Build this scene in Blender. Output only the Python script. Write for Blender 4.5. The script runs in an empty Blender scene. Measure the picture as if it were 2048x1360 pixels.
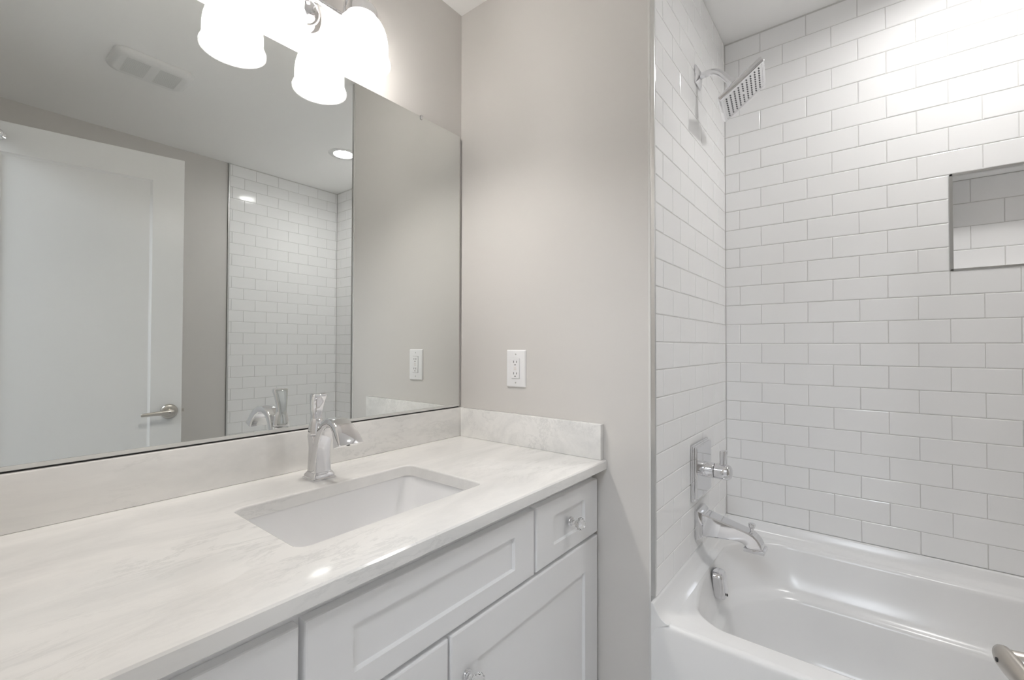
import bpy, bmesh, math, random
from mathutils import Vector, Matrix
random.seed(7)
S = bpy.context.scene
COL = S.collection
H = 1.195                      # height of the tile course that sits on the camera's horizon

# ------------------------------------------------------------------ camera
cam_d = bpy.data.cameras.new('camera')
cam_d.sensor_width = 36.0
cam_d.lens = 895.33 / 2048 * 36.0
cam_d.clip_start = 0.02
cam = bpy.data.objects.new('camera', cam_d)
COL.objects.link(cam)
def look(yaw, pitch, roll):
    t, a, r = (math.radians(v) for v in (yaw, pitch, roll))
    fw = Vector((-math.sin(t)*math.cos(a), math.cos(t)*math.cos(a), math.sin(a)))
    rt = Vector((math.cos(t), math.sin(t), 0)); up = rt.cross(fw)
    r2 = rt*math.cos(r)+up*math.sin(r); u2 = -rt*math.sin(r)+up*math.cos(r)
    return Matrix((r2, u2, -fw)).transposed().to_4x4()
cam.matrix_world = Matrix.Translation((1.2032, -1.209, H-0.014)) @ look(38.278, 0.853, 0.1324)
S.camera = cam

# ------------------------------------------------------------------ world, exposure
w = bpy.data.worlds.new('world'); S.world = w; w.use_nodes = True
w.node_tree.nodes['Background'].inputs[0].default_value = (0.86, 0.92, 1.0, 1)
w.node_tree.nodes['Background'].inputs[1].default_value = 0.25
S.view_settings.view_transform = 'Standard'
S.view_settings.look = 'None'
S.view_settings.exposure = 0.18
S.view_settings.gamma = 1.0
S.view_settings.use_curve_mapping = False
S.cycles.use_denoising = True
S.cycles.max_bounces = 14
S.cycles.diffuse_bounces = 10
S.cycles.glossy_bounces = 6
S.cycles.transmission_bounces = 10
S.cycles.transparent_max_bounces = 12
S.cycles.sample_clamp_indirect = 10.0
S.cycles.caustics_reflective = False
S.cycles.caustics_refractive = False
BULB_STRENGTH = 330.0
CAN_STRENGTH = 180.0
HALL_FILL_STRENGTH = 18.5

# ------------------------------------------------------------------ materials
def principled(name, color, rough=0.5, metal=0.0, **kw):
    m = bpy.data.materials.new(name); m.use_nodes = True
    b = m.node_tree.nodes['Principled BSDF']
    b.inputs['Base Color'].default_value = (*color, 1)
    b.inputs['Roughness'].default_value = rough
    b.inputs['Metallic'].default_value = metal
    for k, v in kw.items(): b.inputs[k].default_value = v
    return m
def add_bump(m, scale, strength, detail=3, dist=0.001):
    nt = m.node_tree; b = nt.nodes['Principled BSDF']
    tc = nt.nodes.new('ShaderNodeTexCoord'); n = nt.nodes.new('ShaderNodeTexNoise')
    n.inputs['Scale'].default_value = scale; n.inputs['Detail'].default_value = detail
    bp = nt.nodes.new('ShaderNodeBump'); bp.inputs['Strength'].default_value = strength; bp.inputs['Distance'].default_value = dist
    nt.links.new(tc.outputs['Object'], n.inputs['Vector']); nt.links.new(n.outputs['Fac'], bp.inputs['Height'])
    nt.links.new(bp.outputs['Normal'], b.inputs['Normal'])
    return m
def emission(name, color, strength):
    m = bpy.data.materials.new(name); m.use_nodes = True; nt = m.node_tree
    nt.nodes.remove(nt.nodes['Principled BSDF'])
    e = nt.nodes.new('ShaderNodeEmission'); e.inputs[0].default_value = (*color, 1); e.inputs[1].default_value = strength
    nt.links.new(e.outputs[0], nt.nodes['Material Output'].inputs[0])
    return m

M = {}
M['wall'] = add_bump(principled('warm grey wall paint', (0.655, 0.635, 0.612), 0.55), 220, 0.06)
M['ceiling'] = add_bump(principled('white ceiling paint', (0.91, 0.905, 0.895), 0.8), 180, 0.06)
M['trim'] = principled('white semi gloss trim paint', (0.80, 0.80, 0.79), 0.35)
M['door'] = principled('white satin door paint', (0.80, 0.80, 0.79), 0.28)
M['tile'] = principled('glossy white ceramic tile', (0.885, 0.885, 0.885), 0.07)
M['grout'] = principled('pale grey grout', (0.62, 0.615, 0.60), 0.85)
M['metal_trim'] = principled('brushed aluminium edge trim', (0.62, 0.62, 0.61), 0.3, 1.0)
M['chrome'] = principled('polished chrome', (0.77, 0.77, 0.785), 0.05, 1.0)
M['dark'] = principled('dark recess', (0.02, 0.02, 0.02), 0.6)
M['nickel'] = principled('satin nickel', (0.55, 0.52, 0.48), 0.30, 1.0)
M['mirror'] = principled('silvered mirror glass', (0.83, 0.85, 0.835), 0.0, 1.0)
M['mirror_edge'] = principled('mirror edge', (0.10, 0.095, 0.075), 0.3, 0.0)
M['cabinet'] = principled('cool white cabinet enamel', (0.83, 0.83, 0.835), 0.32)
M['porcelain'] = principled('white vitreous porcelain', (0.86, 0.86, 0.865), 0.06)
M['acrylic'] = principled('white glossy tub enamel', (0.81, 0.81, 0.81), 0.22)
M['plastic'] = principled('white plastic', (0.86, 0.86, 0.87), 0.3)
M['fan_plastic'] = principled('off white fan plastic', (0.80, 0.80, 0.79), 0.45)
M['crystal'] = principled('clear crystal', (1, 1, 1), 0.0, 0.0, **{'Transmission Weight': 1.0, 'IOR': 1.5})
M['caulk'] = principled('white caulk', (0.72, 0.71, 0.69), 0.5)
M['floor'] = principled('pale grey floor tile', (0.64, 0.635, 0.625), 0.35)
M['bulb'] = emission('glowing bulb', (1.0, 0.962, 0.915), BULB_STRENGTH)
M['can_lens'] = emission('glowing downlight lens', (1.0, 0.985, 0.97), CAN_STRENGTH)
M['hall_fill'] = emission('glowing hall fill', (0.86, 0.92, 1.0), HALL_FILL_STRENGTH)  # glow of the added hall fill lamp

def marble():
    m = principled('white veined marble', (0.8, 0.8, 0.79), 0.10); nt = m.node_tree; b = nt.nodes['Principled BSDF']
    tc = nt.nodes.new('ShaderNodeTexCoord')
    mp = nt.nodes.new('ShaderNodeMapping'); mp.inputs['Rotation'].default_value = (0.0, 0.0, math.radians(14)); mp.inputs['Scale'].default_value = (5.5, 1.7, 5.5)
    nt.links.new(tc.outputs['Object'], mp.inputs['Vector'])
    n1 = nt.nodes.new('ShaderNodeTexNoise'); n1.inputs['Scale'].default_value = 1.5; n1.inputs['Detail'].default_value = 8; n1.inputs['Roughness'].default_value = 0.62; n1.inputs['Distortion'].default_value = 0.7
    n2 = nt.nodes.new('ShaderNodeTexNoise'); n2.inputs['Scale'].default_value = 3.2; n2.inputs['Detail'].default_value = 10; n2.inputs['Roughness'].default_value = 0.7; n2.inputs["Distortion"].default_value = 0.4
    for n in (n1, n2): nt.links.new(mp.outputs[0], n.inputs['Vector'])
    # soft clouds
    r1 = nt.nodes.new('ShaderNodeValToRGB'); r1.color_ramp.elements[0].position = 0.35; r1.color_ramp.elements[0].color = (0.725, 0.722, 0.710, 1)
    r1.color_ramp.elements[1].position = 0.60; r1.color_ramp.elements[1].color = (0.84, 0.830, 0.812, 1)
    nt.links.new(n1.outputs['Fac'], r1.inputs['Fac'])
    # thin veins where the second noise crosses 0.5
    sub = nt.nodes.new('ShaderNodeMath'); sub.operation = 'SUBTRACT'; sub.inputs[1].default_value = 0.5
    ab = nt.nodes.new('ShaderNodeMath'); ab.operation = 'ABSOLUTE'
    r2 = nt.nodes.new('ShaderNodeValToRGB'); r2.color_ramp.elements[0].position = 0.0; r2.color_ramp.elements[0].color = (0.86, 0.865, 0.865, 1)
    r2.color_ramp.elements[1].position = 0.030; r2.color_ramp.elements[1].color = (1, 1, 1, 1)
    nt.links.new(n2.outputs['Fac'], sub.inputs[0]); nt.links.new(sub.outputs[0], ab.inputs[0]); nt.links.new(ab.outputs[0], r2.inputs['Fac'])
    # veins only in patches
    n3 = nt.nodes.new('ShaderNodeTexNoise'); n3.inputs['Scale'].default_value = 2.4; nt.links.new(tc.outputs['Object'], n3.inputs['Vector'])
    r3 = nt.nodes.new('ShaderNodeValToRGB'); r3.color_ramp.elements[0].position = 0.48; r3.color_ramp.elements[1].position = 0.62
    nt.links.new(n3.outputs['Fac'], r3.inputs['Fac'])
    mx = nt.nodes.new('ShaderNodeMix'); mx.data_type = 'RGBA'; mx.blend_type = 'MULTIPLY'
    nt.links.new(r3.outputs[0], mx.inputs['Factor']); nt.links.new(r1.outputs[0], mx.inputs['A']); nt.links.new(r2.outputs[0], mx.inputs['B'])
    nt.links.new(mx.outputs['Result'], b.inputs['Base Color'])
    return m
M['marble'] = marble()

def shade_glass():
    m = bpy.data.materials.new('ribbed white glass shade'); m.use_nodes = True; nt = m.node_tree
    nt.nodes.remove(nt.nodes['Principled BSDF'])
    tl = nt.nodes.new('ShaderNodeBsdfTranslucent'); tl.inputs[0].default_value = (0.97, 0.965, 0.955, 1)
    tp = nt.nodes.new('ShaderNodeBsdfTransparent'); tp.inputs[0].default_value = (0.95, 0.95, 0.95, 1)
    gl = nt.nodes.new('ShaderNodeBsdfGlossy'); gl.inputs[0].default_value = (1, 1, 1, 1); gl.inputs['Roughness'].default_value = 0.08
    df = nt.nodes.new('ShaderNodeBsdfDiffuse'); df.inputs[0].default_value = (0.9, 0.9, 0.9, 1)
    a = nt.nodes.new('ShaderNodeMixShader'); a.inputs[0].default_value = 0.42
    nt.links.new(tl.outputs[0], a.inputs[1]); nt.links.new(tp.outputs[0], a.inputs[2])
    b = nt.nodes.new('ShaderNodeMixShader'); b.inputs[0].default_value = 0.10
    nt.links.new(a.outputs[0], b.inputs[1]); nt.links.new(df.outputs[0], b.inputs[2])
    lw = nt.nodes.new('ShaderNodeLayerWeight'); lw.inputs[0].default_value = 0.25
    c = nt.nodes.new('ShaderNodeMixShader')
    nt.links.new(lw.outputs['Fresnel'], c.inputs[0]); nt.links.new(b.outputs[0], c.inputs[1]); nt.links.new(gl.outputs[0], c.inputs[2])
    nt.links.new(c.outputs[0], nt.nodes['Material Output'].inputs[0])
    return m
M['shade'] = shade_glass()

# ------------------------------------------------------------------ mesh helpers
class MB:
    """collects shapes into one bmesh"""
    def __init__(s): s.bm = bmesh.new()
    def face(s, pts, mat=0):
        f = s.bm.faces.new([s.bm.verts.new(p) for p in pts]); f.material_index = mat; return f
    def box(s, a, b, bevel=0.0, seg=2, mat=0, rot=None, pivot=None):
        t = bmesh.new()
        x0, y0, z0 = (min(a[i], b[i]) for i in range(3)); x1, y1, z1 = (max(a[i], b[i]) for i in range(3))
        v = [t.verts.new(p) for p in ((x0,y0,z0),(x1,y0,z0),(x1,y1,z0),(x0,y1,z0),(x0,y0,z1),(x1,y0,z1),(x1,y1,z1),(x0,y1,z1))]
        for f in ((3,2,1,0),(4,5,6,7),(0,1,5,4),(1,2,6,5),(2,3,7,6),(3,0,4,7)): t.faces.new([v[i] for i in f])
        if bevel > 0: bmesh.ops.bevel(t, geom=t.edges[:], offset=bevel, segments=seg, affect='EDGES', profile=0.5)
        if rot is not None:
            bmesh.ops.rotate(t, verts=t.verts[:], cent=pivot or ((x0+x1)/2,(y0+y1)/2,(z0+z1)/2), matrix=rot)
        s.merge(t, mat)
    def merge(s, t, mat=0, M4=None):
        if M4 is not None: bmesh.ops.transform(t, matrix=M4, verts=t.verts[:])
        mp = {v: s.bm.verts.new(v.co) for v in t.verts}
        for f in t.faces:
            g = s.bm.faces.new([mp[v] for v in f.verts]); g.material_index = mat
        t.free()
    def rings(s, rings, cap0=True, cap1=True, mat=0, closed=True):
        """skin a list of equal-length point rings"""
        vs = [[s.bm.verts.new(p) for p in r] for r in rings]; n = len(rings[0])
        for a, b in zip(vs[:-1], vs[1:]):
            for i in range(n if closed else n-1):
                j = (i+1) % n
                s.bm.faces.new((a[i], a[j], b[j], b[i])).material_index = mat
        if cap0: s.bm.faces.new(list(reversed(vs[0]))).material_index = mat
        if cap1: s.bm.faces.new(vs[-1]).material_index = mat
        return vs
    def lathe(s, prof, M4=None, n=32, mat=0, cap0=True, cap1=True):
        """prof: (radius, height) pairs about local z"""
        rs = []
        for r, z in prof:
            ring = [Vector((r*math.cos(2*math.pi*i/n), r*math.sin(2*math.pi*i/n), z)) for i in range(n)]
            rs.append([M4 @ p for p in ring] if M4 is not None else ring)
        s.rings(rs, cap0, cap1, mat)
    def tube(s, pts, r, n=16, mat=0, caps=True):
        pts = [Vector(p) for p in pts]; rs = []
        rad = r if isinstance(r, (list, tuple)) else [r]*len(pts)
        ref = None
        for i, p in enumerate(pts):
            t = (pts[min(i+1, len(pts)-1)] - pts[max(i-1, 0)]).normalized()
            if ref is None: ref = Vector((0,0,1)) if abs(t.z) < 0.9 else Vector((1,0,0))
            u = (ref - t*ref.dot(t)).normalized(); v = t.cross(u); ref = u
            rs.append([p + (u*math.cos(2*math.pi*k/n) + v*math.sin(2*math.pi*k/n))*rad[i] for k in range(n)])
        s.rings(rs, caps, caps, mat)
    def build(s, name, mats, parent=None, smooth=None):
        bmesh.ops.recalc_face_normals(s.bm, faces=s.bm.faces[:])
        me = bpy.data.meshes.new(name); s.bm.to_mesh(me); s.bm.free()
        for m in (mats if isinstance(mats, (list, tuple)) else [mats]): me.materials.append(m)
        if smooth is not None:
            me.polygons.foreach_set('use_smooth', [True]*len(me.polygons)); me.set_sharp_from_angle(angle=math.radians(smooth))
        o = bpy.data.objects.new(name, me); COL.objects.link(o)
        if parent is not None:
            o.parent = parent
            o.matrix_parent_inverse = Matrix.Identity(4)
            off = world_offset(parent)
            me.transform(Matrix.Translation(-off))
        return o
def world_offset(o):
    v = Vector((0,0,0))
    while o is not None: v += o.location; o = o.parent
    return v
def tag(o, label, cat, group=None, kind=None):
    o['label'] = label; o['category'] = cat
    if group: o['group'] = group
    if kind: o['kind'] = kind
    return o
def thing(name, loc, label, cat, group=None, kind=None):
    o = bpy.data.objects.new(name, None); COL.objects.link(o); o.location = loc; o.empty_display_size = 0.05
    return tag(o, label, cat, group, kind)
def struct(name, mb, mats, label, cat, smooth=None):
    return tag(mb.build(name, mats, None, smooth), label, cat, kind='structure')
def axis_to(p, d):
    """matrix placing local +z along d at p"""
    return Matrix.Translation(p) @ Vector(d).to_track_quat('Z', 'Y').to_matrix().to_4x4()
def rrect(x0, x1, y0, y1, r, z, nc=8, ns=10, rfar=None):
    """rounded rectangle ring, counter-clockwise, fixed vertex count"""
    pts = []; q = r if rfar is None else rfar         # rfar: own radius for the x0, y1 corner
    spec = ((x1-r, y0+r, -90, r, (x1, y1-r)), (x1-r, y1-r, 0, r, (x0+q, y1)), (x0+q, y1-q, 90, q, (x0, y0+r)), (x0+r, y0+r, 180, r, (x1-r, y0)))
    for cx, cy, a0, rr, nx in spec:
        for i in range(nc+1):
            a = math.radians(a0 + 90*i/nc); pts.append(Vector((cx+rr*math.cos(a), cy+rr*math.sin(a), z)))
        p = pts[-1]; e = Vector((nx[0], nx[1], z))
        for i in range(1, ns): pts.append(p.lerp(e, i/ns))
    return pts

CEIL = H + 1.25
X1, Y2, X3 = 0.750, 0.796, 2.250        # faces of the tiled alcove
YF = -1.215                              # inner face of the doorway wall
P, W = 0.0778, 0.1540                    # tile pitch
TT = 0.009                               # tile thickness
ZT = H - 0.699                           # bottom of the tiling, on the tub flange

# ------------------------------------------------------------------ the room shell
mb = MB(); mb.box((-0.12, -3.3, -0.1), (2.7, 1.0, 0)); struct('floor', mb, M['floor'], 'pale grey floor of the bathroom and hall', 'floor')
mb = MB(); cxx, cyy, hh = 1.50, 0.40, 0.062
for a, b in (((-0.12, -3.3), (2.7, cyy-hh)), ((-0.12, cyy+hh), (2.7, 1.0)), ((-0.12, cyy-hh), (cxx-hh, cyy+hh)), ((cxx+hh, cyy-hh), (2.7, cyy+hh))):
    mb.box((a[0], a[1], CEIL), (b[0], b[1], CEIL+0.1))
struct('ceiling', mb, M['ceiling'], 'white painted ceiling above the room and tub', 'ceiling')
mb = MB(); mb.box((-0.12, YF, 0), (0, 0, CEIL)); struct('wall_left', mb, M['wall'], 'warm grey wall behind the mirror and vanity light', 'wall')
mb = MB(); mb.box((-0.12, 0, 0), (X1-TT-0.003, 0.95, CEIL)); struct('wall_back', mb, M['wall'], 'warm grey wall with the outlet beside the shower', 'wall')
mb = MB(); mb.box((X3+0.008, YF, 0), (X3+0.13, -0.012, CEIL)); struct('wall_right', mb, M['wall'], 'warm grey wall behind the open door', 'wall')
DX0, DX1, DZ = 0.765, 1.490, 2.075      # doorway opening
mb = MB()
mb.box((-0.12, YF-0.12, 0), (DX0, YF, CEIL)); mb.box((DX1, YF-0.12, 0), (X3+0.13, YF, CEIL)); mb.box((DX0, YF-0.12, DZ), (DX1, YF, CEIL))
struct('wall_front', mb, M['wall'], 'warm grey wall with the doorway the camera stands in', 'wall')
mb = MB()
for x0, x1, z0, z1 in ((DX0-0.035, DX0+0.004, 0, DZ+0.035), (DX1-0.004, DX1+0.07, 0, DZ+0.07), (DX0-0.035, DX1+0.07, DZ-0.004, DZ+0.07)):
    mb.box((x0, YF-0.135, z0), (x1, YF-0.120, z1), 0.003)
struct('trim_1', mb, M['trim'], 'white casing around the doorway on the hall side', 'trim')
# the hall behind the camera
mb = MB()
mb.box((-0.12, -3.3, 0), (0, YF-0.12, CEIL)); mb.box((2.58, -3.3, 0), (2.7, YF-0.12, CEIL)); mb.box((0, -3.3, 0), (2.58, -3.2, CEIL))
struct('wall_hall', mb, M['wall'], 'warm grey walls of the hall behind the doorway', 'wall')
mb = MB(); mb.box((X3-0.006, YF, 0), (X3+0.008, -0.02, 0.12), 0.003); struct('baseboard_right', mb, M['trim'], 'white baseboard below the grey wall behind the door', 'baseboard')
mb = MB(); mb.box((0.585, -0.013, 0), (X1-0.03, 0, 0.12), 0.003); struct('baseboard_back', mb, M['trim'], 'short white baseboard between the vanity and the tub', 'baseboard')

# tiled walls -------------------------------------------------------
def tiled(mb, origin, U, V, N, u0, u1, v0, v1, jA, jB, row0=0.0, holes=()):
    """tiles laid in half bond on the plane origin + u*U + v*V; N faces the room; the tile faces lie on that plane"""
    O, U, V, N = Vector(origin), Vector(U), Vector(V), Vector(N)
    P3 = lambda u, v, d: O + U*u + V*v + N*d
    g = 0.0009; e = 0.0022
    # grout bed, cut around the holes
    us = sorted({u0, u1} | {h[i] for h in holes for i in (0, 1)}); vs = sorted({v0, v1} | {h[i] for h in holes for i in (2, 3)})
    us = [u for u in us if u0 <= u <= u1]; vs = [v for v in vs if v0 <= v <= v1]
    for a, b in zip(us[:-1], us[1:]):
        for c, d in zip(vs[:-1], vs[1:]):
            if any(h[0]-1e-6 <= a and b <= h[1]+1e-6 and h[2]-1e-6 <= c and d <= h[3]+1e-6 for h in holes): continue
            mb.face([P3(a, c, -0.0016), P3(b, c, -0.0016), P3(b, d, -0.0016), P3(a, d, -0.0016)], 1)
    k0 = math.floor((v0-row0)/P); k1 = math.ceil((v1-row0)/P)
    for k in range(k0, k1):
        a, b = max(v0, row0+k*P), min(v1, row0+(k+1)*P)
        if b-a < 0.006: continue
        j = jA if k % 2 == 0 else jB
        i0 = math.floor((u0-j)/W)
        for i in range(i0, i0+60):
            c, d = max(u0, j+i*W), min(u1, j+(i+1)*W)
            if c >= u1: break
            if d-c < 0.006: continue
            spans = [(c, d)]
            for h in holes:
                if a < h[3]-0.004 and b > h[2]+0.004:
                    ns = []
                    for s0, s1 in spans:
                        if s1 <= h[0] or s0 >= h[1]: ns.append((s0, s1)); continue
                        if s0 < h[0]-0.006: ns.append((s0, h[0]))
                        if s1 > h[1]+0.006: ns.append((h[1], s1))
                    spans = ns
            for s0, s1 in spans:
                t0, t1 = random.uniform(-0.00028, 0.00028), random.uniform(-0.00028, 0.00028)
                w0, w1, w2, w3 = s0+g, s1-g, a+g, b-g
                if w1-w0 < 0.004 or w3-w2 < 0.004: continue
                ee = min(e, (w1-w0)/3, (w3-w2)/3)
                top = [mb.bm.verts.new(P3(u, v, sx*t0+sy*t1)) for u, v, sx, sy in ((w0+ee, w2+ee, -1, -1), (w1-ee, w2+ee, 1, -1), (w1-ee, w3-ee, 1, 1), (w0+ee, w3-ee, -1, 1))]
                low = [mb.bm.verts.new(P3(u, v, -0.0017)) for u, v in ((w0, w2), (w1, w2), (w1, w3), (w0, w3))]
                mid = [mb.bm.verts.new(P3(u, v, -0.0006)) for u, v in ((w0+ee*.3, w2+ee*.3), (w1-ee*.3, w2+ee*.3), (w1-ee*.3, w3-ee*.3), (w0+ee*.3, w3-ee*.3))]
                mb.bm.faces.new(top)
                for q in range(4):
                    r = (q+1) % 4
                    mb.bm.faces.new((mid[q], mid[r], top[r], top[q])); mb.bm.faces.new((low[q], low[r], mid[r], mid[q]))
TM = [M['tile'], M['grout']]
# faucet side: plane x = X1, facing +x, u runs along y
mb = MB(); tiled(mb, (X1, 0, H), (0,1,0), (0,0,1), (1,0,0), 0.004, Y2, -0.699, 1.25, 0.220-2*W, 0.149-2*W)
mb.box((X1-TT-0.003, 0.002, 0), (X1-0.0017, 0.95, CEIL), mat=1)
struct('wall_faucet', mb, TM, 'white subway tiled wall carrying the shower head and valve', 'wall')
# long side with the niche: plane y = Y2, facing -y, u runs along x
NX0, NX1, NZ0, NZ1, ND = X1+0.0537+4*W, X1+0.0537+8*W, 3*P, 7*P, 0.09
NX1 = NX0 + 2*W + 0.004
mb = MB()
tiled(mb, (0, Y2, H), (1,0,0), (0,0,1), (0,-1,0), X1, X3, -0.699, 1.25, X1+0.0537, X1+0.0537+W/2, holes=[(NX0, NX1, NZ0, NZ1)])
tiled(mb, (0, Y2+ND, H), (1,0,0), (0,0,1), (0,-1,0), NX0, NX1, NZ0, NZ1, NX0+0.06, NX0+0.06+W/2)
for a, b in (((X1-0.012, 0, 0), (NX0-0.004, 0, CEIL)), ((NX1+0.004, 0, 0), (X3+0.13, 0, CEIL)), ((NX0-0.004, 0, 0), (NX1+0.004, 0, H+NZ0-0.004)), ((NX0-0.004, 0, H+NZ1+0.004), (NX1+0.004, 0, CEIL))):
    mb.box((a[0], Y2+0.0018, a[2]), (b[0], Y2+ND+0.03, b[2]), mat=1)
mb.box((NX0-0.004, Y2+ND+0.002, H+NZ0-0.004), (NX1+0.004, Y2+ND+0.03, H+NZ1+0.004), mat=1)
# niche cheeks, sill and top
for a, b in (((NX0-0.006, H+NZ0), (NX0, H+NZ1)), ((NX1, H+NZ0), (NX1+0.006, H+NZ1)), ((NX0, H+NZ0-0.006), (NX1, H+NZ0)), ((NX0, H+NZ1), (NX1, H+NZ1+0.006))):
    mb.box((a[0], Y2+0.001, a[1]), (b[0], Y2+ND, b[1]), mat=0)
struct('wall_tub', mb, TM, 'long white subway tiled wall behind the tub with a niche', 'wall')
# end of the tub: plane x = X3, facing -x
mb = MB(); tiled(mb, (X3, 0, H), (0,1,0), (0,0,1), (-1,0,0), -0.004, Y2, -0.699, 1.25, 0.09-2*W, 0.167-2*W)
mb.box((X3+0.0017, -0.012, 0), (X3+0.13, Y2, CEIL), mat=1)
struct('wall_end', mb, TM, 'white subway tiled end wall of the tub seen in the mirror', 'wall')
# metal edge strips
mb = MB(); mb.box((X1-0.011, -0.0035, ZT+0.004), (X1+0.0012, 0.0045, CEIL), 0.0012, 2)
struct('trim_2', mb, M['metal_trim'], 'thin metal strip where the grey wall meets the shower tile', 'trim')
mb = MB(); mb.box((X3-0.001, -0.012, ZT+0.004), (X3+0.009, -0.004, CEIL), 0.0012, 2)
struct('trim_3', mb, M['metal_trim'], 'thin metal strip edging the tiled end wall in the mirror', 'trim')
mb = MB(); mb.box((X1-0.0185, -0.002, 0), (X1-0.011, 0.002, CEIL), 0.001, 1)
struct('trim_4', mb, M['caulk'], 'pale caulk line beside the metal tile strip', 'trim')
mb = MB(); q = 0.0085
for a, b in (((NX0-0.001, H+NZ0-0.001), (NX0+q, H+NZ1+0.001)), ((NX1-q, H+NZ0-0.001), (NX1+0.001, H+NZ1+0.001)), ((NX0, H+NZ0-0.001), (NX1, H+NZ0+q*.7)), ((NX0, H+NZ1-q*.7), (NX1, H+NZ1+0.001))):
    mb.box((a[0], Y2-0.002, a[1]), (b[0], Y2+0.009, b[1]), 0.0008, 1)
struct('trim_5', mb, M['metal_trim'], 'metal strip framing the tiled niche', 'trim')

# ------------------------------------------------------------------ vanity
TOP = H - 0.345; SLAB = 0.028; FX = 0.580
v = thing('vanity_cabinet', (0.29, -0.61, 0), 'white shaker vanity cabinet under the marble countertop', 'cabinet')
mb = MB()
ybs, yfs = -1.21, -0.006
mb.box((0.003, ybs, 0.10), (FX-0.021, ybs+0.018, TOP-SLAB)); mb.box((0.003, yfs-0.018, 0.10), (FX-0.021, yfs, TOP-SLAB))
mb.box((0.003, ybs+0.018, 0.10), (FX-0.021, yfs-0.018, 0.118)); mb.box((0.003, ybs+0.018, 0.118), (0.009, yfs-0.018, TOP-SLAB))
# face frame
for y0, y1 in ((ybs, ybs+0.03), (yfs-0.03, yfs), (-0.345, -0.309), (-0.911, -0.875)): mb.box((FX-0.040, y0, 0.10), (FX-0.0205, y1, TOP-SLAB))
mb.box((FX-0.040, -0.63, 0.10), (FX-0.0205, -0.585, H-0.56))
for z0, z1 in ((TOP-SLAB-0.035, TOP-SLAB), (H-0.58, H-0.545), (0.10, 0.135)): mb.box((FX-0.0402, ybs+0.001, z0), (FX-0.0207, yfs-0.001, z1))
mb.box((0.05, ybs, 0.0), (FX-0.09, yfs, 0.10))
mb.build('body', M['cabinet'], v)
def shaker(name, y0, y1, z0, z1, stile, rail, parent, x=FX, th=0.020):
    """one front with a recessed flat panel and eased edges"""
    mb = MB(); x0 = x-th; d = 0.008; s = 0.0022; e = 0.0035
    def ring(a, b, c, dd, xx): return [Vector((xx, a, c)), Vector((xx, b, c)), Vector((xx, b, dd)), Vector((xx, a, dd))]
    R = [ring(y0, y1, z0, z1, x0), ring(y0, y1, z0, z1, x-e), ring(y0+e*.3, y1-e*.3, z0+e*.3, z1-e*.3, x-e*.3), ring(y0+e, y1-e, z0+e, z1-e, x),
         ring(y0+stile, y1-stile, z0+rail, z1-rail, x), ring(y0+stile+s, y1-stile-s, z0+rail+s, z1-rail-s, x-d)]
    mb.rings(R, True, True)
    return mb.build(name, M['cabinet'], parent)
def knob(y, z, parent):
    mb = MB(); A = axis_to((FX, y, z), (1, 0, 0))
    mb.lathe([(0.0120, 0), (0.0120, 0.003), (0.0108, 0.0048), (0.0085, 0.0052), (0.0080, 0.0085), (0.0060, 0.0095)], A, 28)
    k = mb.build('knob', M['chrome'], parent, 40); k['label'] = 'polished chrome knob base'
    mb = MB()
    mb.lathe([(0.0050, 0.0096), (0.0050, 0.0160), (0.0075, 0.0195), (0.0125, 0.0225), (0.0162, 0.0280), (0.0165, 0.0315), (0.0150, 0.0360), (0.0115, 0.0395), (0.0060, 0.0408), (0.0020, 0.0410)], A, 14)
    c = mb.build('crystal_ball', M['crystal'], k); c['label'] = 'clear faceted crystal ball'
d = shaker('drawer', -0.322, -0.010, H-0.557, H-0.403, 0.075, 0.040, v); d['label'] = 'small drawer nearest the outlet wall'; knob(-0.166, H-0.480, d)
shaker('false_drawer_front', -0.888, -0.331, H-0.558, H-0.404, 0.075, 0.040, v)['label'] = 'wide fixed front below the sink'
d = shaker('drawer', -1.208, -0.897, H-0.557, H-0.405, 0.075, 0.040, v); d['label'] = 'small drawer nearest the doorway'; knob(-1.052, H-0.480, d)
d = shaker('cabinet_door', -0.604, -0.010, 0.115, H-0.567, 0.075, 0.080, v); d['label'] = 'cupboard door nearest the outlet wall'; knob(-0.562, H-0.662, d)
d = shaker('cabinet_door', -1.208, -0.611, 0.115, H-0.568, 0.075, 0.080, v); d['label'] = 'cupboard door nearest the doorway'; knob(-0.653, H-0.662, d)

# countertop with a rectangular cut-out
SX0, SX1, SY0, SY1 = 0.196, 0.474, -0.846, -0.398
ct = thing('countertop', (0.30, -0.61, TOP-SLAB), 'white veined marble countertop with a rectangular sink cut-out', 'countertop')
mb = MB()
nc, ns = 6, 8
def crect(x0, x1, y0, y1, r, z): return rrect(x0, x1, y0, y1, r, z, nc, ns)
yb, yf, e = -1.213, -0.0005, 0.009
mb.rings([crect(SX0, SX1, SY0, SY1, 0.022, TOP-SLAB), crect(SX0, SX1, SY0, SY1, 0.022, TOP-0.003), crect(SX0-0.001, SX1+0.001, SY0-0.001, SY1+0.001, 0.023, TOP-0.001), crect(SX0-0.003, SX1+0.003, SY0-0.003, SY1+0.003, 0.025, TOP),
          crect(0.001, 0.606-e, yb, yf, 0.0005, TOP), crect(0.001, 0.606-e*.45, yb, yf, 0.0005, TOP-e*.12), crect(0.001, 0.606-e*.12, yb, yf, 0.0005, TOP-e*.45), crect(0.001, 0.606, yb, yf, 0.0005, TOP-e),
          crect(0.001, 0.606, yb, yf, 0.0005, TOP-SLAB+0.002), crect(0.001, 0.604, yb, yf, 0.0005, TOP-SLAB), crect(SX0, SX1, SY0, SY1, 0.022, TOP-SLAB)], False, False)
bmesh.ops.remove_doubles(mb.bm, verts=mb.bm.verts[:], dist=0.00001)
mb.build('slab', M['marble'], ct, 25)
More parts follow.
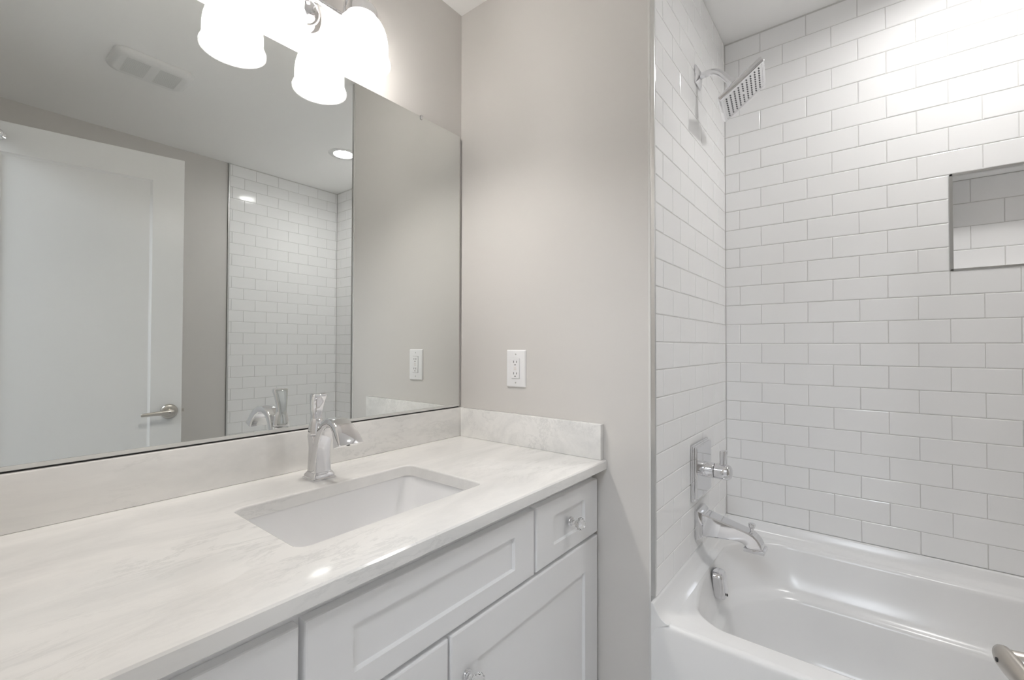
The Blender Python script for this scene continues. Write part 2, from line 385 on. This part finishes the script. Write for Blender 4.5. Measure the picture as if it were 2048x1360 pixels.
mb = MB(); mb.box((0.001, yb, TOP+0.0002), (0.022, -0.0005, TOP+0.105), 0.0018, 2); mb.build('backsplash', M['marble'], ct, 30)
mb = MB(); mb.box((0.0225, -0.0215, TOP+0.0002), (0.596, -0.0005, TOP+0.104), 0.0018, 2); mb.build('side_splash', M['marble'], ct, 30)

# undermount sink
sk = thing('undermount_sink', ((SX0+SX1)/2, (SY0+SY1)/2, TOP-0.19), 'white rectangular porcelain basin set under the countertop cut-out', 'sink')
mb = MB()
def sr(i, z, r): return rrect(SX0-0.006+i, SX1+0.006-i, SY0-0.006+i, SY1+0.006-i, r, z, 8, 6)
zt = TOP-SLAB-0.0008
mb.rings([sr(-0.022, zt-0.010, 0.03), sr(-0.022, zt, 0.03), sr(0.0, zt, 0.03), sr(0.003, zt-0.004, 0.031), sr(0.008, zt-0.05, 0.036), sr(0.015, zt-0.10, 0.045), sr(0.026, zt-0.122, 0.05), sr(0.048, zt-0.134, 0.05), sr(0.09, zt-0.139, 0.04), sr(0.125, zt-0.142, 0.01)], False, True)
mb.rings([sr(-0.022, zt-0.010, 0.03), sr(-0.004, zt-0.012, 0.03), sr(0.000, zt-0.10, 0.045), sr(0.03, zt-0.142, 0.05), sr(0.125, zt-0.155, 0.01)], False, True)
mb.build('basin', M['porcelain'], sk, 35)
mb = MB(); mb.lathe([(0.030, 0), (0.030, 0.002), (0.024, 0.003), (0.018, 0.0015), (0.010, 0.002), (0.002, 0.004)], Matrix.Translation(((SX0+SX1)/2, (SY0+SY1)/2, zt-0.1425)), 32)
mb.build('drain', M['chrome'], sk, 40)

# ------------------------------------------------------------------ sink faucet
fx, fy = 0.121, -0.620
fc = thing('sink_faucet', (fx, fy, TOP), 'polished chrome arched faucet standing behind the sink', 'faucet')
def sq(cx, cy, hx, hy, r, z): return rrect(cx-hx, cx+hx, cy-hy, cy+hy, r, z, 4, 2)
mb = MB()
mb.rings([sq(fx, fy, .0290, .0300, .003, TOP+.0002), sq(fx, fy, .0290, .0300, .003, TOP+.004), sq(fx, fy, .0270, .0280, .004, TOP+.0055), sq(fx, fy, .0262, .0272, .004, TOP+.011), sq(fx, fy, .0225, .0240, .004, TOP+.016), sq(fx, fy, .0215, .0230, .004, TOP+.018)])
mb.build('base', M['chrome'], fc, 35)
mb = MB()
cxr = fx-0.006
mb.rings([sq(fx-.003, fy, .0195, .0215, .005, TOP+.0178), sq(cxr, fy, .0175, .0195, .006, TOP+.045), sq(cxr-.004, fy, .0165, .0175, .008, TOP+.075), sq(cxr-.008, fy, .0180, .0185, .010, TOP+.098), sq(cxr-.009, fy, .0190, .0195, .012, TOP+.106)])
mb.build('body', M['chrome'], fc, 35)
# spout: a flat arched sweep that widens towards the tip
path = [(.0050, .018, .0150, .0225), (.0060, .045, .0130, .0205), (.0090, .072, .0125, .0185), (.0160, .098, .0120, .0175), (.0285, .122, .0115, .0172), (.0450, .1395, .0108, .0180), (.0650, .1475, .0105, .0195), (.0870, .1460, .0105, .0215), (.1060, .1360, .0115, .0245), (.1200, .1190, .0130, .0280), (.1285, .1030, .0150, .0310), (.1300, .0990, .0155, .0315)]
mb = MB(); rs = []
for i, (px, pz, th, hw) in enumerate(path):
    a, b = path[max(i-1, 0)], path[min(i+1, len(path)-1)]
    t = Vector((b[0]-a[0], 0, b[1]-a[1])).normalized(); n = Vector((-t.z, 0, t.x)); c = Vector((fx+px, fy, TOP+pz))
    r = min(0.004, th*0.4); ring = []
    for sx, sy, a0 in ((1, -1, -90), (1, 1, 0), (-1, 1, 90), (-1, -1, 180)):
        for k in range(4):
            an = math.radians(a0+30*k)
            ring.append(c + n*(sx*(th-r)+r*math.cos(an)) + Vector((0, 1, 0))*(sy*(hw-r)+r*math.sin(an)))
    rs.append(ring)
mb.rings(rs); sp = mb.build('spout', M['chrome'], fc, 40)
tipc = Vector((fx+.1300, fy, TOP+.0988))
mb = MB(); mb.lathe([(0.0065, 0), (0.0065, 0.0022)], Matrix.Translation(tipc - Vector((0.004, 0, 0.0002))), 20); mb.build('aerator', M['dark'], sp, 40)
mb = MB()
mb.lathe([(.0195, .1075), (.0205, .109), (.0205, .113), (.0192, .124), (.0165, .137), (.0142, .147), (.0110, .150)], Matrix.Translation((cxr-.009, fy, TOP)), 32)
hd = mb.build('handle', M['chrome'], fc, 40)
mb = MB(); rs = []
for z, cx_, hx, hy in ((.140, -.010, .0130, .0125), (.156, -.011, .0105, .0120), (.172, -.010, .0100, .0140), (.190, -.006, .0105, .0165), (.203, -.002, .0115, .0190), (.209, -.001, .0110, .0195), (.2115, -.001, .0085, .0170)):
    rs.append(sq(cxr+cx_, fy, hx, hy, min(hx, hy)*0.55, TOP+z))
mb.rings(rs); mb.build('lever', M['chrome'], hd, 50)
mb = MB(); mb.tube([(fx-.0265, fy, TOP+.017), (fx-.0265, fy, TOP+.066)], .0026, 10); mb.lathe([(.003, .064), (.0055, .068), (.0055, .074), (.003, .077)], Matrix.Translation((fx-.0265, fy, TOP)), 16)
mb.build('lift_rod', M['chrome'], fc, 40)

# ------------------------------------------------------------------ mirror
MZ0, MZ1 = H-0.2375, H+0.777
mr = thing('wall_mirror', (0.0, -0.61, MZ0), 'large frameless mirror above the vanity backsplash', 'mirror')
mb = MB(); my0, my1 = -1.20, -0.016
mb.box((0.0035, my0, MZ0+0.004), (0.0086, my1, MZ1), mat=1); 
mb.face([(0.009, my0, MZ0+0.004), (0.009, my1, MZ0+0.004), (0.009, my1, MZ1), (0.009, my0, MZ1)], 0)
mb.build('glass', [M['mirror'], M['mirror_edge']], mr)
mb = MB(); mb.box((0.0006, my0, MZ0+.0015), (0.0112, my1, MZ0+0.0038)); mb.box((0.0094, my0, MZ0+0.0038), (0.0112, my1, MZ0+0.0095)); mb.build('bottom_channel', principled('silver channel', (.70, .70, .68), .25, .2), mr)
mb = MB(); mb.box((0.0006, my0, MZ0-.002), (0.0080, my1, MZ0+.0015)); mb.build('gap_shade', M['dark'], mr)  # black strip painting in the shade of the gap below the channel
for y in (-0.202, -1.02):
    mb = MB(); mb.box((0.001, y-0.005, MZ1+0.0005), (0.0130, y+0.005, MZ1+0.0045), 0.001, 1); mb.box((0.0094, y-0.005, MZ1-0.010), (0.0130, y+0.005, MZ1+0.0005), 0.001, 1)
    mb.build('mirror_clip', M['chrome'], mr)['label'] = 'small clear and chrome clip on the top edge'

# ------------------------------------------------------------------ outlet
ox, oz = 0.270, H-0.088
ot = thing('wall_outlet', (ox, 0, oz), 'white two socket outlet on the grey wall above the side splash', 'outlet')
mb = MB()
def xr(hx, hz, r, y):
    return [Vector((p.x, y, p.y)) for p in rrect(ox-hx, ox+hx, oz-hz, oz+hz, r, 0, 4, 2)]
mb.rings([xr(.0405, .0630, .003, -.0003), xr(.0405, .0630, .003, -.0025), xr(.0380, .0605, .003, -.0058), xr(.0360, .0585, .003, -.0064)]); mb.build('cover_plate', M['plastic'], ot, 30)
mb = MB(); mb.rings([xr(.0168, .0336, .0015, -.0062), xr(.0168, .0336, .0015, -.0085), xr(.0160, .0328, .0015, -.0092)]); rc = mb.build('receptacle', M['plastic'], ot, 30)
mb = MB(); mb.rings([xr(.0178, .0346, .0015, -.0060), xr(.0178, .0346, .0015, -.0067)]); mb.build('seam', principled('grey seam', (.45, .45, .45), .6), ot)
for s in (-1, 1):
    mb = MB(); c = oz + s*0.0195 + 0.003
    for dx, hh in ((-.0062, .0040), (.0062, .0034)): mb.box((ox+dx-.0010, -.0096, c-hh), (ox+dx+.0010, -.0090, c+hh))
    mb.lathe([(.0022, 0), (.0022, .0006)], axis_to((ox, -.0090, c-.0100), (0, -1, 0)), 14)
    mb.build('socket', M['dark'], rc)['label'] = 'dark slots of one socket'
for s in (-1, 1):
    mb = MB(); mb.box((ox-.0055, -.0100, oz+s*.0030-.0018), (ox+.0055, -.0090, oz+s*.0030+.0018), .0004, 1); mb.build('test_button', principled('button grey', (.78, .74, .72), .4), rc)
    mb = MB(); mb.lathe([(.0028, 0), (.0026, .0008), (.0012, .0012)], axis_to((ox, -.0062, oz+s*.0484), (0, -1, 0)), 16); mb.build('screw', M['metal_trim'], ot, 40)

# ------------------------------------------------------------------ vanity light
ly = (-0.508, -0.747); lx = 0.120; rimz = H+0.766
vl = thing('vanity_light', (0.0, -0.62, H+0.90), 'chrome wall light with two white glass shades above the mirror', 'wall light')
mb = MB(); mb.lathe([(.060, 0), (.060, .006), (.054, .012), (.047, .016), (.045, .022), (.036, .030), (.022, .035), (.010, .037)], axis_to((0.0005, -0.620, H+0.905), (1, 0, 0)), 40); mb.build('backplate', M['chrome'], vl, 35)
mb = MB(); mb.tube([(0.036, -0.620, H+0.905), (0.036, -0.620, H+0.9255)], .008, 16)
mb.tube([(0.036, ly[0]+.012, H+0.930), (0.036, ly[1]-.012, H+0.930)], .0085, 20); mb.build('crossbar', M['chrome'], vl, 40)
for y in ly:
    mb = MB(); pts = [(0.036, y, H+0.930)]
    for i in range(9):
        a = math.radians(180-22.5*i); pts.append((0.078+0.042*math.cos(a), y, H+0.955+0.042*math.sin(a)))
    pts.append((lx, y, H+0.945)); mb.tube(pts, .0065, 16); mb.build('arm', M['chrome'], vl, 45)
    mb = MB(); mb.lathe([(.010, .958), (.015, .956), (.018, .950), (.019, .934), (.024, .928), (.038, .918), (.0425, .908), (.0435, .890), (.0415, .8885)], Matrix.Translation((lx, y, H)), 36)
    mb.build('socket_cup', M['chrome'], vl, 40)
    mb = MB()
    outer = [(.030, .1285), (.036, .1255), (.046, .1180), (.056, .1060), (.0640, .0890), (.0685, .0700), (.0705, .0500), (.0705, .0300), (.0715, .0200), (.0750, .0120), (.0775, .0050), (.0770, .0000)]
    prof = outer + [(r-.0028, z+(.001 if z < .001 else 0)) for r, z in reversed(outer)]
    mb.lathe(prof, Matrix.Translation((lx, y, rimz)), 64, 0, False, False)
    mb.build('glass_shade', M['shade'], vl, 60)['label'] = 'lit white bell shaped glass shade'
    mb = MB(); mb.lathe([(.012, .112), (.014, .100), (.024, .078), (.0295, .060), (.0300, .050), (.0270, .036), (.0190, .026), (.0080, .0215), (.0010, .021)], Matrix.Translation((lx, y, rimz)), 24, 0)
    mb.build('light_bulb', M['bulb'], vl, 60)

# ------------------------------------------------------------------ ceiling pieces
dl = thing('recessed_downlight', (1.50, 0.40, CEIL), 'round lit downlight in the ceiling over the tub', 'ceiling light')
DL = Matrix.Translation((1.50, 0.40, CEIL))
mb = MB(); mb.lathe([(.060, .0100), (.0605, .0000), (.0620, -.0050), (.088, -.0045), (.094, -.0005)], DL, 48, 0, False, False); mb.build('trim_ring', M['trim'], dl, 40)
mb = MB(); mb.lathe([(.0600, .0095), (.0600, .0080)], DL, 48); mb.build('lens', M['can_lens'], dl)
hl = thing('hall_fill_light', (1.25, -2.25, CEIL), 'unseen square ceiling light added in the hall as fill through the doorway', 'ceiling light')  # unseen lamp, added to send fill light in from the camera side
mb = MB(); mb.box((0.90, -2.60, CEIL-0.03), (1.60, -1.90, CEIL-0.0005), 0.004); mb.build('frame', M['trim'], hl)
mb = MB(); mb.box((0.92, -2.58, CEIL-0.034), (1.58, -1.92, CEIL-0.0302)); mb.build('diffuser', M['hall_fill'], hl)

fcx, fcy, fhx, fhy = 1.365, -0.640, 0.112, 0.145
ef = thing('exhaust_fan', (fcx, fcy, CEIL), 'off white exhaust fan cover with rounded ends on the ceiling, seen in the mirror', 'fan')
mb = MB()
def fr(i, r, z): return rrect(fcx-fhx+i, fcx+fhx-i, fcy-fhy+i, fcy+fhy-i, r, z, 8, 4)
mb.rings([fr(0, .045, CEIL-.0005), fr(0, .045, CEIL-.006), fr(.006, .045, CEIL-.016), fr(.022, .040, CEIL-.024), fr(.028, .038, CEIL-.0243), fr(.040, .034, CEIL-.0240)]); mb.build('cover', M['fan_plastic'], ef, 40)
for sgn in (-1, 1):
    mb = MB()
    y0, y1 = sorted((fcy+sgn*0.016, fcy+sgn*0.100))
    for k in range(18):
        x = fcx - 0.070 + k*0.0080
        mb.box((x, y0, CEIL-.0245), (x+.0022, y1, CEIL-.0232))
    mb.build('grille', principled('fan slot plastic', (.55, .55, .54), .5), ef)

# ------------------------------------------------------------------ open door
th = math.radians(10.78); dd = Vector((math.sin(th), -math.cos(th), 0)); dn = Vector((-math.cos(th), -math.sin(th), 0)); dl0 = Vector((1.352, -0.512, 0))
DM = Matrix((dd, dn, Vector((0, 0, 1)))).transposed().to_4x4()      # local x: towards the hinge, y: towards the mirror
DM.translation = dl0
dr = bpy.data.objects.new('door_1', None); COL.objects.link(dr); dr.matrix_world = DM
tag(dr, 'white panelled door standing open with a satin nickel lever', 'door', kind='structure')
def dpart(mb, name, mat, parent=None, smooth=None):
    o = mb.build(name, mat, None, smooth); o.parent = parent or dr; o.matrix_parent_inverse = Matrix.Identity(4); return o
DWD, DT, DTOP = 0.706, 0.035, H+0.867
mb = MB(); st, rl = 0.116, 0.120
def dring(a, b, c, d_, y): return [Vector((a, y, c)), Vector((b, y, c)), Vector((b, y, d_)), Vector((a, y, d_))]
def drel(a, b, c, d_, i, y): return dring(a+i, b-i, c+i, d_-i, y)
a, b, c, d_ = 0, DWD, 0.012, DTOP
def dface(y0, sg):
    R = [drel(a, b, c, d_, 0, y0-sg*0.004), drel(a, b, c, d_, 0.0015, y0), dring(st, DWD-st, 0.25, DTOP-rl, y0), dring(st+.004, DWD-st-.004, .254, DTOP-rl-.004, y0-sg*.006), dring(st+.010, DWD-st-.010, .260, DTOP-rl-.010, y0-sg*.010)]
    return R
mb.rings(list(reversed(dface(-DT, -1))) + dface(0, 1))
dpart(mb, 'door_leaf', M['door'])
# lever sets on both faces
hx, hz = 0.047, H-0.318
for y0, sg in ((0, 1), (-DT, -1)):
    A = axis_to((hx, y0+sg*0.0003, hz), (0, sg, 0))
    mb = MB(); mb.lathe([(.0335, 0), (.0335, .004), (.0310, .008), (.0250, .011), (.0140, .0125)], A, 40); hnd = dpart(mb, 'door_handle', M['nickel'], None, 40); hnd['label'] = 'satin nickel lever handle'
    mb = MB(); mb.lathe([(.0130, .010), (.0115, .020), (.0115, .048), (.0105, .052)], A, 28); dpart(mb, 'neck', M['nickel'], hnd, 40)
    mb = MB(); rs = []
    for lxx, hw, ty, zz in ((-.0175, .004, .0035, 0), (-.0150, .0085, .0060, 0), (-.008, .0115, .0075, 0), (0.004, .0122, .0080, 0), (.03, .0108, .0074, -.001), (.06, .0092, .0066, -.003), (.085, .0082, .0060, -.0045), (.098, .0076, .0055, -.0055), (.102, .0060, .0042, -.0058)):
        yc = y0 + sg*(.0525 - max(0, lxx)*.06)
        rs.append([Vector((hx+lxx, yc+math.sin(t)*ty, hz+zz+math.cos(t)*hw)) for t in [2*math.pi*i/20 for i in range(20)]])
    mb.rings(rs); dpart(mb, 'lever', M['nickel'], hnd, 50)
    if sg > 0:
        mb = MB(); mb.lathe([(.0021, 0), (.0021, .0012)], axis_to((hx+0.0, y0+.0596, hz), (0, 1, 0)), 16); dpart(mb, 'pin_hole', M['dark'], hnd)
mb = MB(); mb.box((-.0012, -.029, hz-.028), (0.0005, -.006, hz+.028), .0005, 1); lp = dpart(mb, 'latch_plate', M['nickel'])
mb = MB(); mb.box((-.011, -.022, hz-.007), (-.0012, -.012, hz+.007), .001, 1); dpart(mb, 'latch_bolt', M['nickel'], lp)
# polished hook on the top rail
mb = MB(); A = axis_to((.583, .0002, H+.806), (0, 1, 0)); mb.lathe([(.016, 0), (.016, .003), (.007, .006), (.006, .018), (.010, .024), (.014, .030), (.014, .036), (.008, .042), (.002, .043)], A, 28)
dpart(mb, 'robe_hook', M['chrome'], None, 45)['label'] = 'small polished robe hook on the top rail'
for z in (0.2, 1.02, 1.85):
    mb = MB(); mb.lathe([(.006, -.045), (.006, .045)], Matrix.Translation((DWD+.004, -.004, z)), 14); dpart(mb, 'hinge', M['nickel'], None, 40)

# ------------------------------------------------------------------ bathtub
tb = thing('bathtub', (1.5, 0.38, 0), 'white alcove bathtub with a moulded flange against the tile', 'bathtub')
RZ = H-0.743; tx0, tx1, ty0, ty1 = X1-0.003, X3-0.001, -0.026, Y2-0.001
mb = MB(); NC, NS = 14, 14
def tr_(x0, x1, y0, y1, r, z):
    inner = z < RZ-1e-6 or r > .05
    pts = rrect(x0, x1, y0, y1, r, z, NC, NS, r+.085 if inner else None)
    if inner:                       # the drain end of the basin is bowed outwards
        for p in pts:
            k = min(1, max(0, (1.15-p.x)/.30)); k = k*k*(3-2*k)
            p.x += .052*k*min(1.1, ((p.y-.405)/.335)**2)
    return pts
ix0, ix1, iy0, iy1 = 0.790, 2.13, 0.047, 0.722
R = [tr_(tx0+.044, tx1-.044, ty0+.014, ty1-.044, .006, RZ),
     tr_(ix0-.014, ix1+.014, iy0-.012, iy1+.012, .088, RZ), tr_(ix0-.008, ix1+.008, iy0-.007, iy1+.007, .085, RZ-.0012), tr_(ix0-.002, ix1+.002, iy0-.002, iy1+.002, .083, RZ-.0055), tr_(ix0+.001, ix1-.002, iy0+.001, iy1-.001, .082, RZ-.014),
     tr_(ix0+.012, ix1-.035, iy0+.012, iy1-.020, .090, RZ-.070), tr_(ix0+.024, ix1-.085, iy0+.022, iy1-.045, .100, RZ-.128), tr_(ix0+.028, ix1-.095, iy0+.025, iy1-.055, .105, RZ-.140),
     tr_(ix0+.036, ix1-.103, iy0+.031, iy1-.066, .110, RZ-.1465), tr_(ix0+.046, ix1-.11, iy0+.038, iy1-.077, .115, RZ-.152), tr_(ix0+.052, ix1-.118, iy0+.044, iy1-.082, .118, RZ-.163),
     tr_(ix0+.066, ix1-.18, iy0+.058, iy1-.095, .140, RZ-.26), tr_(ix0+.085, ix1-.24, iy0+.075, iy1-.110, .135, RZ-.325), tr_(ix0+.120, ix1-.28, iy0+.105, iy1-.140, .120, RZ-.352), tr_(ix0+.19, ix1-.34, iy0+.17, iy1-.20, .07, RZ-.360)]
mb.rings(R, False, True)
# flange cove along three walls
prof = [(.046, .0), (.036, .0022), (.026, .0085), (.018, .0180), (.012, .0290), (.007, .0400), (.005, .0435), (.0, .0445)]
def cove(s, z): return [Vector((tx0+s, ty0-.0002, z)), Vector((tx0+s, ty1-s, z)), Vector((tx1-s, ty1-s, z)), Vector((tx1-s, ty0-.0002, z))]
for (s0, z0), (s1, z1) in zip(prof[:-1], prof[1:]):
    A, B = cove(s0, RZ+z0), cove(s1, RZ+z1)
    for i in range(3): mb.face((A[i], A[i+1], B[i+1], B[i]))
for sgn, xb in ((1, tx0), (-1, tx1)):
    mb.face([Vector((xb+sgn*s, ty0-.0002, RZ+z)) for s, z in prof] + [Vector((xb, ty0-.0002, RZ-.05)), Vector((xb+sgn*.012, ty0-.0002, RZ-.02))])
# front roll and apron
ap = [(.016, 0), (.010, -.0008), (.005, -.0032), (.0016, -.008), (0, -.015), (.001, -.20), (.004, -RZ+.001)]
for (s0, z0), (s1, z1) in zip(ap[:-1], ap[1:]):
    mb.face([Vector((tx0, ty0+s0, RZ+z0)), Vector((tx1, ty0+s0, RZ+z0)), Vector((tx1, ty0+s1, RZ+z1)), Vector((tx0, ty0+s1, RZ+z1))])
mb.box((tx0, ty0+.012, 0.001), (tx0+.02, 0.02, RZ-.03)); mb.box((tx1-.02, ty0+.012, 0.001), (tx1, 0.02, RZ-.03))
bmesh.ops.remove_doubles(mb.bm, verts=mb.bm.verts[:], dist=0.0002)
mb.build('tub_shell', M['acrylic'], tb, 50)
# overflow cover on the sloping end
mb = MB(); oc = Vector((0.8065, 0.405, H-0.804)); rs = []
for s, x in ((1.0, -.004), (1.0, .014), (.96, .022), (.86, .0265), (.60, .029)):
    rs.append([Vector((oc.x+x+(-(p.y))*0.08, oc.y+p.x, oc.z+p.y)) for p in rrect(-.031*s, .031*s, -.045*s, .045*s, .020*s, 0, 6, 2)])
mb.rings(rs); ov = mb.build('overflow_cover', M['chrome'], tb, 40); ov['label'] = 'tall chrome overflow cover'
mb = MB(); mb.lathe([(.0042, 0), (.0042, .003)], axis_to((oc.x+.0325, oc.y-.008, oc.z-.026), (1, 0, .16)), 16); mb.build('overflow_hole', M['dark'], ov)
mb = MB(); mb.lathe([(.032, 0), (.032, .002), (.020, .004), (.002, .006)], Matrix.Translation((1.06, 0.40, RZ-.3595)), 32); mb.build('tub_drain', M['chrome'], tb, 40)

# ------------------------------------------------------------------ tub spout
SY = 0.405
ts = thing('tub_spout', (X1, SY, H-0.61), 'chrome tub spout with a diverter knob, low on the tiled wall', 'faucet')
def yz(cx, hy, z0, z1, r): return [Vector((cx, p.x, p.y)) for p in rrect(SY-hy, SY+hy, z0, z1, r, 0, 4, 2)]
mb = MB(); mb.rings([yz(X1+.0008, .047, H-.660, H-.562, .003), yz(X1+.008, .047, H-.660, H-.562, .003), yz(X1+.011, .044, H-.657, H-.565, .003), yz(X1+.020, .040, H-.653, H-.569, .003), yz(X1+.022, .037, H-.650, H-.572, .003)]); mb.build('flange', M['chrome'], ts, 30)
mb = MB()
# profile in x-z, extruded along y, waisted in the middle
tops = [(.770, -.574), (.795, -.579), (.825, -.586), (.855, -.593), (.885, -.600), (.905, -.605), (.920, -.611), (.932, -.621), (.941, -.634), (.946, -.648), (.947, -.652)]
bots = [(.770, -.648), (.795, -.646), (.825, -.643), (.855, -.641), (.875, -.640), (.888, -.642), (.896, -.648), (.899, -.652), (.900, -.6525), (.901, -.653), (.902, -.653)]
hw = [.034, .032, .0295, .0275, .0265, .0262, .0262, .0265, .0270, .0275, .0275]
rs = []
for (xa, za), (xb, zb), h_ in zip(tops, bots, hw):
    T, B = Vector((xa, SY, H+za)), Vector((xb, SY, H+zb)); up = (T-B).normalized(); e_ = .004
    rs.append([B+Vector((0, -h_+e_, 0)), B+up*e_+Vector((0, -h_, 0)), T-up*e_+Vector((0, -h_, 0)), T+Vector((0, -h_+e_, 0)), T+Vector((0, h_-e_, 0)), T-up*e_+Vector((0, h_, 0)), B+up*e_+Vector((0, h_, 0)), B+Vector((0, h_-e_, 0))])
mb.rings(rs); mb.build('spout', M['chrome'], ts, 28)
mb = MB(); mb.box((.893, SY-.0315, H-.664), (.953, SY+.0315, H-.652), .0025, 2); mb.build('spout_lip', M['chrome'], ts, 40)
mb = MB(); mb.lathe([(.0055, -.012), (.0055, .004), (.0085, .006), (.0105, .014), (.0100, .019), (.006, .0215), (.001, .022)], Matrix.Translation((.913, SY, H-.600)), 20); mb.build('diverter_knob', M['chrome'], ts, 40)

# ------------------------------------------------------------------ shower valve
vz = H-0.430
sv = thing('shower_valve', (X1, SY, vz), 'square chrome shower valve with a short lever on the tiled wall', 'valve')
def pz(hh, x, r=.004): return [Vector((x, p.x, p.y)) for p in rrect(SY-hh, SY+hh, vz-hh, vz+hh, r, 0, 4, 2)]
mb = MB(); mb.rings([pz(.093, X1+.0008), pz(.093, X1+.006), pz(.090, X1+.0075), pz(.090, X1+.011), pz(.086, X1+.0125), pz(.086, X1+.016), pz(.083, X1+.019)]); mb.build('trim_plate', M['chrome'], sv, 30)
A = axis_to((X1, SY, vz), (1, 0, 0))
mb = MB(); mb.lathe([(.026, .0185), (.026, .022), (.0255, .024), (.0255, .050), (.0245, .0515)], A, 40); mb.build('sleeve', M['chrome'], sv, 40)
mb = MB(); mb.lathe([(.023, .0510), (.0230, .0535)], A, 40); mb.build('sleeve_gap', M['dark'], sv, 40)
mb = MB(); mb.lathe([(.0245, .0530), (.0258, .0540), (.0262, .080), (.0255, .092), (.0225, .1000), (.0150, .1045), (.0050, .1060)], A, 40); hv = mb.build('handle', M['chrome'], sv, 40)
mb = MB(); rs = []
for z, dx, hx_, hy_ in ((.018, 0, .0080, .0100), (.030, .0005, .0082, .0100), (.050, .002, .0098, .0108), (.066, .0035, .0112, .0115), (.070, .0038, .0105, .0108), (.0715, .004, .0080, .0085)):
    rs.append([Vector((p.x, p.y, vz+z)) for p in rrect(X1+.077+dx-hx_, X1+.077+dx+hx_, SY-hy_, SY+hy_, .003, 0, 4, 2)])
mb.rings(rs); mb.build('lever', M['chrome'], hv, 35)

# ------------------------------------------------------------------ shower head
sh = thing('wall_shower', (X1, SY, H+0.925), 'square chrome shower head on a curved arm, high on the tiled wall', 'shower head')
mb = MB(); fz = H+0.925
mb.rings([[Vector((x, SY+p.x*math.cos(.0)-0, fz+p.y)) for p in rrect(-h_, h_, -h_, h_, .003, 0, 4, 2)] for x, h_ in ((X1+.0006, .032), (X1+.004, .032), (X1+.010, .022), (X1+.0125, .015))]); mb.build('flange', M['chrome'], sh, 30)
fc_, al, ph, hs = Vector((0.896, SY, H+0.820)), 0.662, 0.129, 0.0785
ea = Vector((math.cos(al)*math.cos(ph), math.cos(al)*math.sin(ph), math.sin(al))); eb = Vector((-math.sin(ph), math.cos(ph), 0)); en = ea.cross(eb)   # en points up and back
if en.z < 0: en = -en
back = fc_ + en*0.034
jnt = back + en*0.018
mb = MB(); P0, P3_ = Vector((X1+.011, SY, fz)), jnt
c1, c2 = P0 + Vector((.058, 0, .012)), jnt + en*0.052 + Vector((-.004, 0, .004))
pts = []
for i in range(17):
    t = i/16; pts.append(P0*(1-t)**3 + c1*3*t*(1-t)**2 + c2*3*t*t*(1-t) + P3_*t**3)
mb.tube(pts, .0105, 20); mb.build('arm', M['chrome'], sh, 45)
mb = MB(); mb.lathe([(.0120, .030), (.0150, .028), (.0155, .016), (.0130, .013), (.0160, .008), (.0200, .000), (.0220, -.006)], axis_to(back, en), 28); mb.build('swivel', M['chrome'], sh, 40)
mb = MB()
def hq(s, d, r=.004): return [fc_ + ea*p.x + eb*p.y + en*d for p in rrect(-s, s, -s, s, r, 0, 4, 2)]
mb.rings([hq(hs-.010, .0022), hq(hs-.009, .0000), hq(hs-.001, -.0005), hq(hs, .002), hq(hs, .0150), hq(hs-.004, .019), hq(hs-.018, .024), hq(.034, .030), hq(.024, .034)]); hdp = mb.build('head', M['chrome'], sh, 30)
mb = MB(); mb.rings([hq(hs-.0095, .0018), hq(hs-.0095, .0006)])
for i in range(9):
    for j in range(9):
        if i == 4 and j == 4: continue
        p = fc_ + ea*((i-4)*.0145) + eb*((j-4)*.0145)
        mb.lathe([(.0024, 0), (.0020, .0020)], axis_to(p + en*.0005, -en), 8, 1)
mb.build('nozzle_plate', [principled('satin spray face', (.72, .72, .73), .25, 1.0), principled('grey rubber nozzle', (.12, .12, .13), .5)], hdp)['label'] = 'satin spray face with rows of dark nozzles'
